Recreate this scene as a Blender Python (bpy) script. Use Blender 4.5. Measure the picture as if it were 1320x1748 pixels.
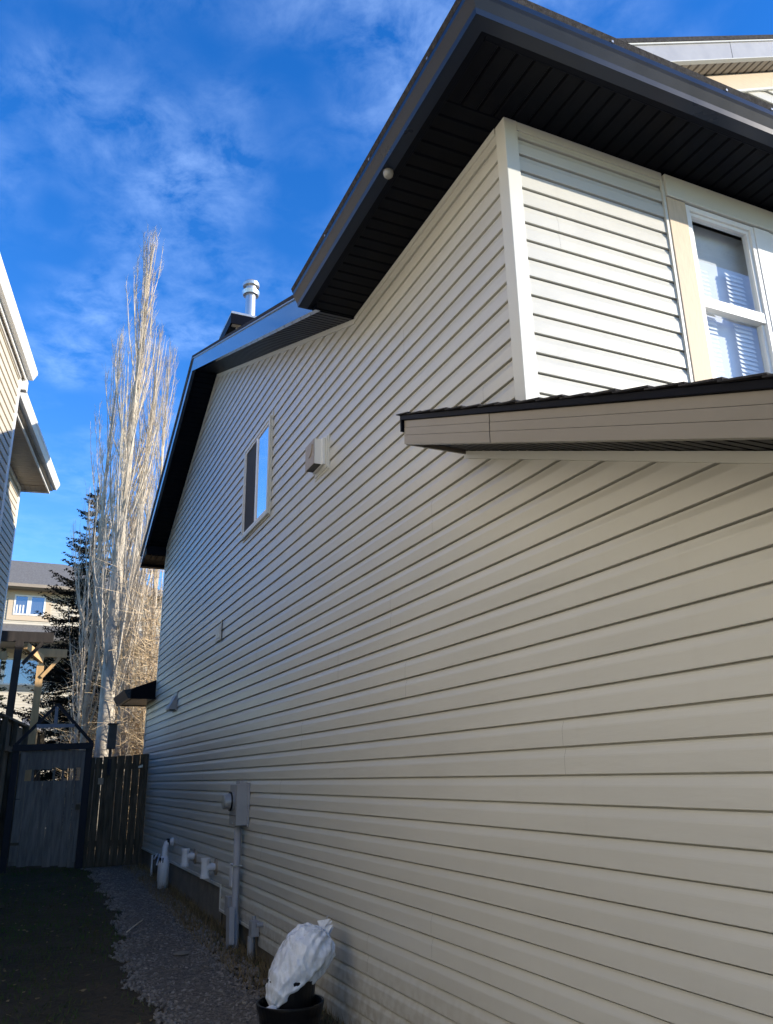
import bpy, math, random
from mathutils import Vector, Matrix, noise
random.seed(7)
for o in list(bpy.data.objects): bpy.data.objects.remove(o)
scene = bpy.context.scene
col = scene.collection
# ---------------------------------------------------------------- camera (z = 0 is eye level; ground is about -1.6)
cd = bpy.data.cameras.new("camera"); cam = bpy.data.objects.new("camera", cd); col.objects.link(cam)
PIT, ROL, YAW = 0.319035, -0.0167484, 0.4224022
fw = Vector((math.sin(YAW)*math.cos(PIT), math.cos(YAW)*math.cos(PIT), math.sin(PIT)))
r0 = fw.cross(Vector((0, 0, 1))).normalized(); u0 = r0.cross(fw)
rt = r0*math.cos(ROL)+u0*math.sin(ROL); up = -r0*math.sin(ROL)+u0*math.cos(ROL)
m = Matrix((rt, up, -fw)).transposed().to_4x4(); m.translation = Vector((-2.14408, 0, 0.002567))
cam.matrix_world = m
cd.sensor_fit = 'HORIZONTAL'; cd.sensor_width = 36; cd.lens = 1369.313/1320*36; cd.shift_x = 0.003
cd.clip_end = 2000; cd.clip_start = 0.05
scene.camera = cam
# ---------------------------------------------------------------- sky and sun
SUN_EL, SUN_AZ = math.radians(20), math.radians(124)      # azimuth clockwise from +Y
world = bpy.data.worlds.new("World"); scene.world = world; world.use_nodes = True
wn, wl = world.node_tree.nodes, world.node_tree.links
wn.clear()
def WN(t, **k):
    n = wn.new(t)
    for a, b in k.items(): setattr(n, a, b)
    return n
sky = WN('ShaderNodeTexSky', sky_type='NISHITA', sun_disc=False, sun_elevation=SUN_EL, sun_rotation=SUN_AZ)
sky.altitude = 1000; sky.air_density = 1.15; sky.dust_density = 0.2; sky.ozone_density = 3.0
hs = WN('ShaderNodeHueSaturation'); hs.inputs['Saturation'].default_value = 1.34; hs.inputs['Value'].default_value = 1.5; hs.inputs['Hue'].default_value = .515
tc = WN('ShaderNodeTexCoord'); sep = WN('ShaderNodeSeparateXYZ')
zmax = WN('ShaderNodeMath', operation='MAXIMUM'); zmax.inputs[1].default_value = 0.08
dx = WN('ShaderNodeMath', operation='DIVIDE'); dy = WN('ShaderNodeMath', operation='DIVIDE'); cmb = WN('ShaderNodeCombineXYZ')
mp = WN('ShaderNodeMapping'); mp.inputs['Rotation'].default_value = (0, 0, 0.5); mp.inputs['Scale'].default_value = (1.1, 0.95, 1)
mp.inputs['Location'].default_value = (0.55, 0.35, 0)
n1 = WN('ShaderNodeTexNoise'); n1.inputs['Scale'].default_value = 2.0; n1.inputs['Detail'].default_value = 3; n1.inputs['Roughness'].default_value = .5
n2 = WN('ShaderNodeTexNoise'); n2.inputs['Scale'].default_value = 9.5; n2.inputs['Detail'].default_value = 9; n2.inputs['Roughness'].default_value = .62; n2.inputs['Distortion'].default_value = .25
r1 = WN('ShaderNodeMapRange'); r1.inputs[1].default_value = .40; r1.inputs[2].default_value = .70
r2 = WN('ShaderNodeMapRange'); r2.inputs[1].default_value = .36; r2.inputs[2].default_value = .86
lowm = WN('ShaderNodeMapRange'); lowm.inputs[1].default_value = .16; lowm.inputs[2].default_value = .50; mlow = WN('ShaderNodeMath', operation='MULTIPLY')
mu = WN('ShaderNodeMath', operation='MULTIPLY'); mu2 = WN('ShaderNodeMath', operation='MULTIPLY'); mu2.inputs[1].default_value = .5
mixc = WN('ShaderNodeMixRGB'); mixc.inputs['Color2'].default_value = (5.2, 7.2, 10.5, 1)
bg = WN('ShaderNodeBackground'); bg.inputs['Strength'].default_value = 0.1
wo = WN('ShaderNodeOutputWorld')
wl.new(tc.outputs['Generated'], sep.inputs[0]); wl.new(sep.outputs[2], zmax.inputs[0])
wl.new(sep.outputs[0], dx.inputs[0]); wl.new(zmax.outputs[0], dx.inputs[1]); wl.new(sep.outputs[1], dy.inputs[0]); wl.new(zmax.outputs[0], dy.inputs[1])
wl.new(dx.outputs[0], cmb.inputs[0]); wl.new(dy.outputs[0], cmb.inputs[1]); wl.new(cmb.outputs[0], mp.inputs[0])
wl.new(mp.outputs[0], n1.inputs['Vector']); wl.new(mp.outputs[0], n2.inputs['Vector'])
wl.new(n1.outputs['Fac'], r1.inputs[0]); wl.new(n2.outputs['Fac'], r2.inputs[0])
wl.new(r1.outputs[0], mu.inputs[0]); wl.new(r2.outputs[0], mu.inputs[1]); wl.new(mu.outputs[0], mu2.inputs[0])
wl.new(sky.outputs[0], hs.inputs['Color']); wl.new(hs.outputs[0], mixc.inputs['Color1']); wl.new(sep.outputs[2], lowm.inputs[0]); wl.new(mu2.outputs[0], mlow.inputs[0]); wl.new(lowm.outputs[0], mlow.inputs[1]); wl.new(mlow.outputs[0], mixc.inputs['Fac'])
wl.new(mixc.outputs[0], bg.inputs[0]); wl.new(bg.outputs[0], wo.inputs[0])
ld = bpy.data.lights.new("sun", 'SUN'); ld.energy = 3.9; ld.angle = math.radians(0.55); ld.color = (1, .90, .76)
sun = bpy.data.objects.new("sun", ld); col.objects.link(sun)
sd = Vector((math.sin(SUN_AZ)*math.cos(SUN_EL), math.cos(SUN_AZ)*math.cos(SUN_EL), math.sin(SUN_EL)))
sun.rotation_euler = sd.to_track_quat('Z', 'Y').to_euler()
vs = scene.view_settings; vs.view_transform = 'Standard'; vs.look = 'None'; vs.gamma = 1; vs.exposure = 1.07
# ---------------------------------------------------------------- materials
def mat(name, c, rough=.6, spec=.5, metal=0., var=0., vs_=3., bump=0., bs=20., stretch=(1, 1, 1), coat=0., bdist=.01, c2=None, detail=4):
    m = bpy.data.materials.new(name); m.use_nodes = True; nt = m.node_tree; N, L = nt.nodes, nt.links
    b = N['Principled BSDF']; b.inputs['Base Color'].default_value = (*c, 1); b.inputs['Roughness'].default_value = rough
    b.inputs['Specular IOR Level'].default_value = spec; b.inputs['Metallic'].default_value = metal; b.inputs['Coat Weight'].default_value = coat
    g = N.new('ShaderNodeNewGeometry'); mp = N.new('ShaderNodeMapping'); mp.inputs['Scale'].default_value = stretch
    L.new(g.outputs['Position'], mp.inputs[0])
    if var or c2:
        t = N.new('ShaderNodeTexNoise'); t.inputs['Scale'].default_value = vs_; t.inputs['Detail'].default_value = detail; t.inputs['Roughness'].default_value = .6
        L.new(mp.outputs[0], t.inputs['Vector'])
        r = N.new('ShaderNodeMapRange'); r.inputs[1].default_value = .32; r.inputs[2].default_value = .68; L.new(t.outputs['Fac'], r.inputs[0])
        x = N.new('ShaderNodeMixRGB'); a = c2 or tuple(v*(1+var) for v in c)
        x.inputs['Color1'].default_value = (*[v*(1-var) for v in c], 1); x.inputs['Color2'].default_value = (*a, 1)
        L.new(r.outputs[0], x.inputs['Fac']); L.new(x.outputs[0], b.inputs['Base Color'])
        rr = N.new('ShaderNodeMapRange'); rr.inputs[3].default_value = max(0, rough-.06); rr.inputs[4].default_value = min(1, rough+.08)
        L.new(t.outputs['Fac'], rr.inputs[0]); L.new(rr.outputs[0], b.inputs['Roughness'])
    if bump:
        t = N.new('ShaderNodeTexNoise'); t.inputs['Scale'].default_value = bs; t.inputs['Detail'].default_value = 5
        L.new(mp.outputs[0], t.inputs['Vector'])
        bp = N.new('ShaderNodeBump'); bp.inputs['Strength'].default_value = bump; bp.inputs['Distance'].default_value = bdist
        L.new(t.outputs['Fac'], bp.inputs['Height']); L.new(bp.outputs[0], b.inputs['Normal'])
    return m
def glass(name, tint=(.9, .95, 1), lo=.10, hi=.9, rough=0.0):
    m = bpy.data.materials.new(name); m.use_nodes = True; N, L = m.node_tree.nodes, m.node_tree.links; N.clear()
    f = N.new('ShaderNodeLayerWeight'); f.inputs['Blend'].default_value = .5
    pw = N.new('ShaderNodeMath'); pw.operation = 'POWER'; pw.inputs[1].default_value = 3.5
    mr = N.new('ShaderNodeMapRange'); mr.inputs[3].default_value = lo; mr.inputs[4].default_value = hi
    t = N.new('ShaderNodeBsdfTransparent'); t.inputs[0].default_value = (*tint, 1)
    g = N.new('ShaderNodeBsdfGlossy'); g.inputs['Roughness'].default_value = rough
    x = N.new('ShaderNodeMixShader'); o = N.new('ShaderNodeOutputMaterial')
    L.new(f.outputs['Facing'], pw.inputs[0]); L.new(pw.outputs[0], mr.inputs[0])
    L.new(mr.outputs[0], x.inputs[0]); L.new(t.outputs[0], x.inputs[1]); L.new(g.outputs[0], x.inputs[2]); L.new(x.outputs[0], o.inputs[0])
    return m
M = dict(
 siding=mat('siding_greige', (.505, .50, .455), .33, .5, var=.045, vs_=1.3, bump=.5, bs=3.0, stretch=(1, .4, 2.2), bdist=.014),
 trim=mat('trim_greige', (.56, .565, .52), .4, .5, var=.03, vs_=2),
 dark=mat('dark_bronze_metal', (.006, .010, .020), .16, .8, var=.1, vs_=2, bump=.1, bs=3, coat=.6),
 gutter=mat('gutter_metal', (.005, .012, .030), .28, .25, var=.1, vs_=3),
 soffit=mat('soffit_metal', (.0022, .003, .006), .40, .07, var=.25, vs_=1.5),
 darkm=mat('dark_painted_metal', (.003, .0042, .009), .45, .06, var=.2, vs_=2),
 fascia=mat('brown_grey_fascia', (.15, .135, .115), .3, .6, var=.12, vs_=2.5, stretch=(1, .4, 1)),
 shingle=mat('shingle', (.035, .034, .036), .95, .2, var=.5, vs_=40, bump=.8, bs=120, bdist=.004),
 shingleg=mat('shingle_grey', (.17, .163, .15), .95, .2, var=.3, vs_=14, bump=.5, bs=60, bdist=.01),
 white=mat('white_vinyl', (.78, .78, .76), .4, .5, var=.03, vs_=5),
 pvc=mat('white_pvc', (.66, .68, .72), .35, .5, var=.05, vs_=12),
 cream=mat('cream_siding', (.55, .50, .405), .5, .4, var=.04, vs_=2, bump=.2, bs=4),
 beige=mat('beige_trim_board', (.54, .44, .32), .6, .3, var=.07, vs_=9, stretch=(9, 9, 1.2), bump=.25, bs=22, bdist=.003),
 beigeh=mat('beige_trim_board_level', (.54, .44, .32), .6, .3, var=.07, vs_=9, stretch=(1.2, 9, 9), bump=.25, bs=22, bdist=.003),
 concrete=mat('concrete', (.17, .155, .13), .9, .2, var=.2, vs_=4, bump=.5, bs=25),
 grey=mat('grey_plastic', (.30, .31, .33), .45, .5, var=.06, vs_=8),
 paving=mat('pale_concrete_paving', (.36, .34, .31), .85, .2, var=.15, vs_=3, bump=.3, bs=30),
 darkgrey=mat('dark_grey_plastic', (.06, .062, .068), .5, .4, var=.1, vs_=8),
 galv=mat('galvanised', (.40, .42, .44), .35, .6, metal=.6, var=.1, vs_=9),
 steel=mat('vent_steel', (.60, .61, .62), .32, .7, metal=.75, var=.05, vs_=8),
 tan=mat('tan_vent_plastic', (.30, .25, .19), .45, .5, var=.08, vs_=20),
 black=mat('black_plastic', (.006, .006, .007), .35, .3),
 screen=mat('insect_screen', (.045, .045, .048), .8, .3),
 pane=mat('reflective_pane', (.72, .76, .82), .015, 1.0, metal=.92),
 paneg=mat('window_glass_far', (.22, .26, .32), .03, 1.0, metal=.75),
 glass=glass('clear_glass', (.92, .95, .98), .14),
 blind=mat('blind_slat', (.80, .80, .78), .55, .4),
 skybacking=mat('sky_reflection_panel', (.74, .76, .78), .8, .2, var=.06, vs_=5),
 room=mat('room_paint', (.42, .36, .28), .9, .1),
 fence=mat('weathered_fence', (.095, .080, .058), .9, .15, var=.45, vs_=7, stretch=(3, 3, .35), bump=.6, bs=40, bdist=.004),
 gatew=mat('grey_gate_boards', (.19, .175, .16), .9, .15, var=.3, vs_=7, stretch=(3, 3, .35), bump=.6, bs=40, bdist=.004),
 navy=mat('navy_paint', (.007, .009, .020), .55, .3, var=.2, vs_=6),
 greypaint=mat('grey_blue_paint', (.22, .25, .31), .6, .3, var=.15, vs_=6),
 timber=mat('fresh_timber', (.56, .37, .18), .7, .25, var=.14, vs_=6, stretch=(3, 3, .5), bump=.3, bs=30, bdist=.003),
 shadedtimber=mat('shaded_timber', (.028, .022, .018), .6, .4, var=.3, vs_=6, stretch=(3, 3, .5)),  # timber coloured dark to stand for lying in shadow
 bark=mat('pale_poplar_bark', (.60, .55, .46), .9, .15, c2=(.34, .30, .24), var=.05, vs_=9, stretch=(1, 1, .5), bump=.7, bs=30, bdist=.01),
 twig=mat('bare_twigs', (.58, .50, .39), .85, .15, var=.25, vs_=3),
 twigd=mat('brown_thicket_twigs', (.56, .43, .27), .9, .1, var=.35, vs_=5),
 sbark=mat('spruce_bark', (.07, .055, .045), .95, .1, var=.3, vs_=8),
 needle=mat('spruce_needles', (.010, .015, .014), .8, .2, var=.4, vs_=2.5),
 cedar=mat('small_conifer_needles', (.020, .032, .016), .85, .2, var=.4, vs_=6),
 bag=mat('white_plastic_bag', (.66, .70, .76), .26, .6, var=.10, vs_=14, bump=1, bs=17, bdist=.012, stretch=(1.6, 1, .7)),
 soil=mat('ground_soil', (.115, .092, .064), .98, .1, c2=(.055, .048, .034), var=.3, vs_=2.2, bump=1, bs=14, bdist=.05, detail=8),
 grass=mat('winter_grass', (.075, .15, .035), .95, .1, c2=(.085, .070, .036), var=.2, vs_=6),
 gravel=mat('grey_gravel', (.13, .115, .098), .9, .25, var=.5, vs_=34, bump=1, bs=60, bdist=.02),
 stone=mat('gravel_stone', (.19, .172, .15), .85, .3, var=.5, vs_=23),
 leaf=mat('dry_leaf', (.20, .15, .08), .9, .1, var=.4, vs_=10),
 lens=mat('fixture_glass', (.22, .22, .21), .25, .6),
)
def splash(m):      # soil splashed on the lowest boards and faint run-off streaks
    nt = m.node_tree; N, L = nt.nodes, nt.links; b = N['Principled BSDF']; src = b.inputs['Base Color'].links[0].from_socket
    g = N.new('ShaderNodeNewGeometry'); s_ = N.new('ShaderNodeSeparateXYZ'); L.new(g.outputs['Position'], s_.inputs[0])
    r = N.new('ShaderNodeMapRange'); r.inputs[1].default_value = -.95; r.inputs[2].default_value = -1.55; L.new(s_.outputs[2], r.inputs[0])
    t = N.new('ShaderNodeTexNoise'); t.inputs['Scale'].default_value = 16; t.inputs['Detail'].default_value = 8; L.new(g.outputs['Position'], t.inputs['Vector'])
    tr = N.new('ShaderNodeMapRange'); tr.inputs[1].default_value = .42; tr.inputs[2].default_value = .62; L.new(t.outputs['Fac'], tr.inputs[0])
    mu_ = N.new('ShaderNodeMath'); mu_.operation = 'MULTIPLY'; L.new(r.outputs[0], mu_.inputs[0]); L.new(tr.outputs[0], mu_.inputs[1])
    mp_ = N.new('ShaderNodeMapping'); mp_.inputs['Scale'].default_value = (5, 5, .22); L.new(g.outputs['Position'], mp_.inputs[0])
    t2 = N.new('ShaderNodeTexNoise'); t2.inputs['Scale'].default_value = 3; t2.inputs['Detail'].default_value = 5; L.new(mp_.outputs[0], t2.inputs['Vector'])
    r2_ = N.new('ShaderNodeMapRange'); r2_.inputs[1].default_value = .58; r2_.inputs[2].default_value = .74; r2_.inputs[4].default_value = .06; L.new(t2.outputs['Fac'], r2_.inputs[0])
    mx = N.new('ShaderNodeMath'); mx.operation = 'MAXIMUM'; L.new(mu_.outputs[0], mx.inputs[0]); L.new(r2_.outputs[0], mx.inputs[1])
    x = N.new('ShaderNodeMixRGB'); x.inputs['Color2'].default_value = (.34, .31, .25, 1); L.new(mx.outputs[0], x.inputs['Fac']); L.new(src, x.inputs['Color1']); L.new(x.outputs[0], b.inputs['Base Color'])
splash(M['siding'])
bb = M['bag'].node_tree.nodes['Principled BSDF']; bb.inputs['Subsurface Weight'].default_value = .25; bb.inputs['Subsurface Radius'].default_value = (.03, .03, .03)
# ---------------------------------------------------------------- mesh helpers
WORG = {}
class MB:
    def __init__(s): s.v = []; s.f = []
    def add(s, vs, fs):
        b = len(s.v); s.v += [tuple(v) for v in vs]; s.f += [tuple(b+i for i in f) for f in fs]; return s
    def box(s, x0, x1, y0, y1, z0, z1):
        return s.hexa([(x0, y0, z0), (x1, y0, z0), (x1, y1, z0), (x0, y1, z0), (x0, y0, z1), (x1, y0, z1), (x1, y1, z1), (x0, y1, z1)])
    def hexa(s, p): return s.add(p, [(0, 3, 2, 1), (4, 5, 6, 7), (0, 1, 5, 4), (1, 2, 6, 5), (2, 3, 7, 6), (3, 0, 4, 7)])
    def beam(s, a, b, w, h, upv=(0, 0, 1)):
        a, b = Vector(a), Vector(b); d = (b-a).normalized(); u = Vector(upv); sd_ = d.cross(u)
        if sd_.length < 1e-4: sd_ = d.cross(Vector((0, 1, 0)))
        sd_.normalize(); u = sd_.cross(d); sd_ *= w/2; u = u*h/2
        return s.hexa([a-sd_-u, a+sd_-u, b+sd_-u, b-sd_-u, a-sd_+u, a+sd_+u, b+sd_+u, b-sd_+u])
    def tube(s, pts, rad, n=8, caps=True):
        pts = [Vector(p) for p in pts]; b = len(s.v); pv = None
        if not isinstance(rad, (list, tuple)): rad = [rad]*len(pts)
        for i, p in enumerate(pts):
            d = (pts[min(i+1, len(pts)-1)]-pts[max(i-1, 0)])
            d = d.normalized() if d.length > 1e-9 else Vector((0, 0, 1))
            if pv is None: pv = d.orthogonal().normalized()
            pv = (pv-d*pv.dot(d)); pv = pv.normalized() if pv.length > 1e-6 else d.orthogonal().normalized()
            q = d.cross(pv)
            for k in range(n):
                a = 2*math.pi*k/n; s.v.append(tuple(p+(pv*math.cos(a)+q*math.sin(a))*rad[i]))
        for i in range(len(pts)-1):
            for k in range(n):
                k2 = (k+1) % n; s.f.append((b+i*n+k, b+i*n+k2, b+(i+1)*n+k2, b+(i+1)*n+k))
        if caps:
            s.f.append(tuple(b+k for k in range(n))[::-1]); s.f.append(tuple(b+(len(pts)-1)*n+k for k in range(n)))
        return s
    def lathe(s, c, prof, n=24, axis=(0, 0, 1)):
        c = Vector(c); ax = Vector(axis).normalized(); p = ax.orthogonal().normalized(); q = ax.cross(p); b = len(s.v)
        for (r, h) in prof:
            for k in range(n):
                a = 2*math.pi*k/n; s.v.append(tuple(c+ax*h+(p*math.cos(a)+q*math.sin(a))*r))
        for i in range(len(prof)-1):
            for k in range(n):
                k2 = (k+1) % n; s.f.append((b+i*n+k, b+i*n+k2, b+(i+1)*n+k2, b+(i+1)*n+k))
        s.f.append(tuple(b+k for k in range(n))[::-1]); s.f.append(tuple(b+(len(prof)-1)*n+k for k in range(n)))
        return s
    def prism(s, poly, ext):
        n = len(poly); e = Vector(ext); a = [Vector(p) for p in poly]
        return s.add(a+[p+e for p in a], [tuple(range(n))[::-1], tuple(range(n, 2*n))]+[(i, (i+1) % n, n+(i+1) % n, n+i) for i in range(n)])
    def build(s, name, m, parent=None, smooth=False, bevel=0., loc=None, **tags):
        org = WORG[parent.name] if parent else Vector(loc or (0, 0, 0))
        me = bpy.data.meshes.new(name); me.from_pydata([tuple(Vector(v)-org) for v in s.v], [], s.f); me.update()
        me.materials.append(M[m] if isinstance(m, str) else m)
        if smooth:
            for p in me.polygons: p.use_smooth = True
        o = bpy.data.objects.new(name, me); col.objects.link(o)
        if parent: o.parent = parent
        else: o.location = org
        WORG[o.name] = org
        if bevel:
            bv = o.modifiers.new('bevel', 'BEVEL'); bv.width = bevel; bv.segments = 2; bv.limit_method = 'ANGLE'
        for k, v in tags.items(): o[k] = v
        return o
def thing(name, loc, label, category, group=None):
    o = bpy.data.objects.new(name, None); col.objects.link(o); o.location = loc; o['label'] = label; o['category'] = category
    o.empty_display_size = .2
    if group: o['group'] = group
    WORG[o.name] = Vector(loc); return o
V = Vector
P = 0.1143
PROF = [(0, -.016), (0, .0115), (.0015, .0128), (.066, .0118), (.073, .0105), (.0990, .0015), (.1072, .0005), (.1074, -.016), (.1143, -.016)]
def siding(mb, O, U, N, k0, k1, lim, joints=3.66, seed=1, off=0.):
    rnd = random.Random(seed); O, U, N = V(O), V(U), V(N); ph = 0
    for k in range(k0, k1):
        if k % 2 == 0: ph = rnd.uniform(0, joints)
        for i in range(len(PROF)-1):
            (za, oa), (zb, ob) = PROF[i], PROF[i+1]; za += k*P; zb += k*P
            A, B = lim(za), lim(zb)
            if not A or not B or (A[1]-A[0] < .005 and B[1]-B[0] < .005): continue
            lo, hi = min(A[0], B[0]), max(A[1], B[1])
            cuts = [-1e9]; c = ph-joints*30
            while c < hi:
                if c > lo: cuts.append(c)
                c += joints
            cuts.append(1e9)
            for j in range(len(cuts)-1):
                q = off+(.0007 if (j+k//2) % 2 else 0)
                a0, a1 = max(A[0], cuts[j]), min(A[1], cuts[j+1]); b0, b1 = max(B[0], cuts[j]), min(B[1], cuts[j+1])
                if a1 <= a0 and b1 <= b0: continue
                a1 = max(a0, a1); b1 = max(b0, b1)
                def Q(u, z, o): return O+U*u+N*(o+(q if o > 0 else 0))+V((0, 0, z))
                mb.add([Q(a0, za, oa), Q(a1, za, oa), Q(b1, zb, ob), Q(b0, zb, ob)], [(0, 1, 2, 3)])
    return mb
def soffit_strip(mb, a, b, out, step=.10, th=.012, gap=.007):
    """boards side by side from a to b, each reaching across by the vector out"""
    a, b, out = V(a), V(b), V(out); L = (b-a).length; d = (b-a)/L; n = max(1, int(L/step)); st = L/n
    nn = d.cross(out).normalized()
    if nn.z < 0: nn = -nn
    for i in range(n):
        p, q = a+d*(i*st+gap/2), a+d*((i+1)*st-gap/2)
        p2, q2 = a+d*(i*st+gap/2+.008), a+d*((i+1)*st-gap/2-.008)
        t = nn*th
        mb.hexa([p2, q2, q2+out, p2+out, p+t, q+t, q+out+t, p+out+t])
    t0, t1 = nn*th, nn*(th+.012)
    mb.hexa([a+t0, b+t0, b+out+t0, a+out+t0, a+t1, b+t1, b+out+t1, a+out+t1])
    return mb
# ================================================================ MAIN HOUSE
H = thing('house', (0, 8, -1.5), 'large two storey house with greige lap siding and black eaves filling the right side', 'house')
def zB(y): return 3.506+.401*(y-5.237)
YPK, ZPK = 10.66, 5.68
SC = (ZPK-3.98)/(14.44-YPK)
def zC(y): return ZPK-SC*(y-YPK)
def lim_side(z):
    if z < 1.50: a = max(.9, 3.603-(1.73-z)/.388)
    else: a = 3.085
    if z < 1.36: b = 15.36
    else: b = 14.38
    if z > 3.506: a = 5.237+(z-3.506)/.401
    if z > 3.98: b = YPK+(ZPK-z)/SC
    if z > ZPK-.01: return None
    return (a, b)
def lim_low(z):
    r = lim_side(z)
    zf = -1.07 if False else None
    return r
mb = MB()
def lim_bottom(z):      # siding drops lower nearer the street, in steps over the concrete
    r = lim_side(z)
    if z < -1.485: return (r[0], 6.3)
    if z < -1.371: return (r[0], 7.08)
    if z < -1.257: return (r[0], 7.56)
    if z < -1.03: return (r[0], 9.03)
    return r
siding(mb, (0, 0, 0), (0, 1, 0), (-1, 0, 0), -15, 50, lim_bottom, seed=4)
wall = mb.build('side_wall', 'siding', H)
# sheathing behind the siding
mb = MB()
mb.prism([(.018, .9, -1.7), (.018, 15.36, -1.7), (.018, 15.36, 1.36), (.018, 14.38, 1.36), (.018, 14.38, 3.98), (.018, YPK, ZPK), (.018, 5.237, 3.506), (.018, 3.04, 3.506), (.018, 3.04, 1.50), (.018, .9, .68)], (.14, 0, 0))
mb.box(.14, 9, 3.75, 11.0, -1.7, 3.5); mb.box(.14, 2.7, 11.0, 14.3, -1.7, 3.5); mb.box(2.7, 9, 10.4, 10.6, 3.5, 5.6)  # unseen bulk cut short at the rear so sunlight reaches the trees
mb.box(.14, 7, .9, 3.7, -1.7, .6)
mb.box(.14, 1.6, 14.3, 15.3, -1.7, 1.3)
mb.box(.148, 1.10, 3.035, 3.15, .6, 3.5)
mb.build('sheathing', 'darkm', H)
# foundation (concrete) under the siding
mb = MB(); mb.box(-.004, .007, 9.035, 15.36, -1.8, -1.03); mb.box(.0165, .0175, 1.0, 9.035, -1.8, -1.20)
mb.build('foundation', 'concrete', H)
mb = MB(); mb.beam((-.018, 9.04, -1.045), (-.018, 15.36, -1.045), .012, .03); mb.box(-.022, -.006, 9.03, 9.045, -1.26, -1.03)
mb.beam((-.018, 7.56, -1.268), (-.018, 9.03, -1.268), .012, .022); mb.build('starter_trim', 'trim', H)
# upper front wall facing the street
mb = siding(MB(), (0, 3.013, 0), (1, 0, 0), (0, -1, 0), 9, 31, lambda z: (.062, 1.118), seed=9)
mb.build('front_wall', 'siding', H)
mb = MB()
mb.prism([(-.020, 2.992, 1.56), (.066, 2.992, 1.56), (.066, 3.004, 1.56), (-.006, 3.006, 1.56), (-.008, 3.085, 1.56), (-.020, 3.085, 1.56)], (0, 0, 1.97))
mb.build('corner_post', 'trim', H, bevel=.003)
MB().box(-.018, .03, 14.37, 14.44, 1.36, 3.98).build('corner_post', 'trim', H); MB().box(-.018, .05, 15.35, 15.42, -1.1, 1.36).build('corner_post', 'trim', H)
# trims right below the soffits
mb = MB()
mb.beam((-.014, 3.09, 3.508), (-.014, 5.245, 3.508), .02, .045)
mb.beam((-.014, 5.245, 3.492), (-.014, YPK, ZPK-.018), .02, .045); mb.beam((-.014, YPK, ZPK-.018), (-.014, 14.44, 3.96), .02, .03)
mb.beam((-.018, 3.603, 1.705), (-.018, .9, 1.705-.388*2.703), .02, .04)
mb.box(.066, 1.118, 2.992, 3.004, 3.468, 3.525); mb.box(1.104, 1.124, 2.990, 3.006, 1.4, 3.468)
mb.build('frieze_trim', 'trim', H)
# --- upper soffit (level)
mb = soffit_strip(MB(), (0, 3.013, 3.53), (0, 5.24, 3.53), (-.385, 0, 0), .105)
soffit_strip(mb, (-.385, 3.013, 3.53), (14, 3.013, 3.53), (0, -.42, 0), .105)
mb.build('level_soffit', 'soffit', H)
mb = MB(); mb.box(-.42, -.385, 2.555, 5.26, 3.515, 3.70); mb.box(-.385, 14, 2.555, 2.590, 3.515, 3.70)
mb.box(-.385, -.372, 2.60, 5.25, 3.518, 3.530); mb.box(-.372, 14, 2.590, 2.603, 3.518, 3.530)
mb.build('level_fascia', 'darkm', H, bevel=.003)
# gutter, K profile, mitred at the corner
def gut(cx, cy):
    prof = [(0, .0), (.0, -.135), (.075, -.135), (.082, -.105), (.108, -.060), (.118, -.045), (.118, -.012), (.110, 0), (.104, -.012), (.104, -.04), (.07, -.12), (.012, -.12), (.012, 0)]
    return prof
gp = gut(0, 0); ZG = 3.645
mb = MB(); path = [((-.422, 5.25), (-1, 0)), ((-.422, 2.553), (-1, -1)), ((14, 2.553), (0, -1))]
n = len(gp); vs_ = []
for (x, y), (ox, oy) in path:
    vs_ += [(x+ox*d, y+oy*d, ZG+z) for d, z in gp]
fs = []
for i in range(2):
    for k in range(n): k2 = (k+1) % n; fs.append((i*n+k, i*n+k2, (i+1)*n+k2, (i+1)*n+k))
fs += [tuple(range(n)), tuple(range(2*n, 3*n))[::-1]]
mb.add(vs_, fs); g = mb.build('gutter', 'gutter', H)
for y in (2.9, 3.7, 4.5): MB().box(-.545, -.43, y, y+.012, 3.635, 3.649).build('gutter_strap', 'galv', g)
for x in (.3, 1.1, 1.45, 2.1): MB().box(x, x+.012, 2.43, 2.54, 3.635, 3.649).build('gutter_strap', 'galv', g)
mb = MB(); mb.lathe((-.452, 3.62, 3.512), [(.001, -.050), (.016, -.047), (.027, -.036), (.032, -.018), (.032, 0), (.022, .004)], 20)
mb.build('eave_light', 'lens', H, smooth=True)
# --- hipped roof over the front corner
mb = MB(); E_ = .035
def slab(mb, poly, th=.035):
    a = [V(p) for p in poly]; nn = (a[1]-a[0]).cross(a[2]-a[0]).normalized()
    if nn.z < 0: nn = -nn
    return mb.prism([tuple(p) for p in a], tuple(-nn*th))
slab(mb, [(-.55, 2.43, 3.675), (-.55, 5.27, 3.675), (3.33, 8.92, 5.2), (3.33, 6.3, 5.2)])
slab(mb, [(-.55, 2.43, 3.675), (3.33, 6.3, 5.2), (14, 6.3, 5.2), (14, 2.43, 3.675)])
slab(mb, [(3.33, 6.3, 5.2), (14, 6.3, 5.2), (14, 8.92, 5.2), (3.33, 8.92, 5.2)])
# main gable planes
XO = -.37
slab(mb, [(XO-.03, 5.15, zB(5.15)+.235), (9.3, 5.15, zB(5.15)+.235), (9.3, YPK, ZPK+.235), (XO-.03, YPK, ZPK+.235)])
slab(mb, [(XO-.03, YPK, ZPK+.235), (2.9, YPK, ZPK+.235), (2.9, 14.95, zC(14.95)+.235), (XO-.03, 14.95, zC(14.95)+.235)])  # unseen width stopped short to let sun onto the trees behind
mb.build('roof', 'shingle', H)
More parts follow.
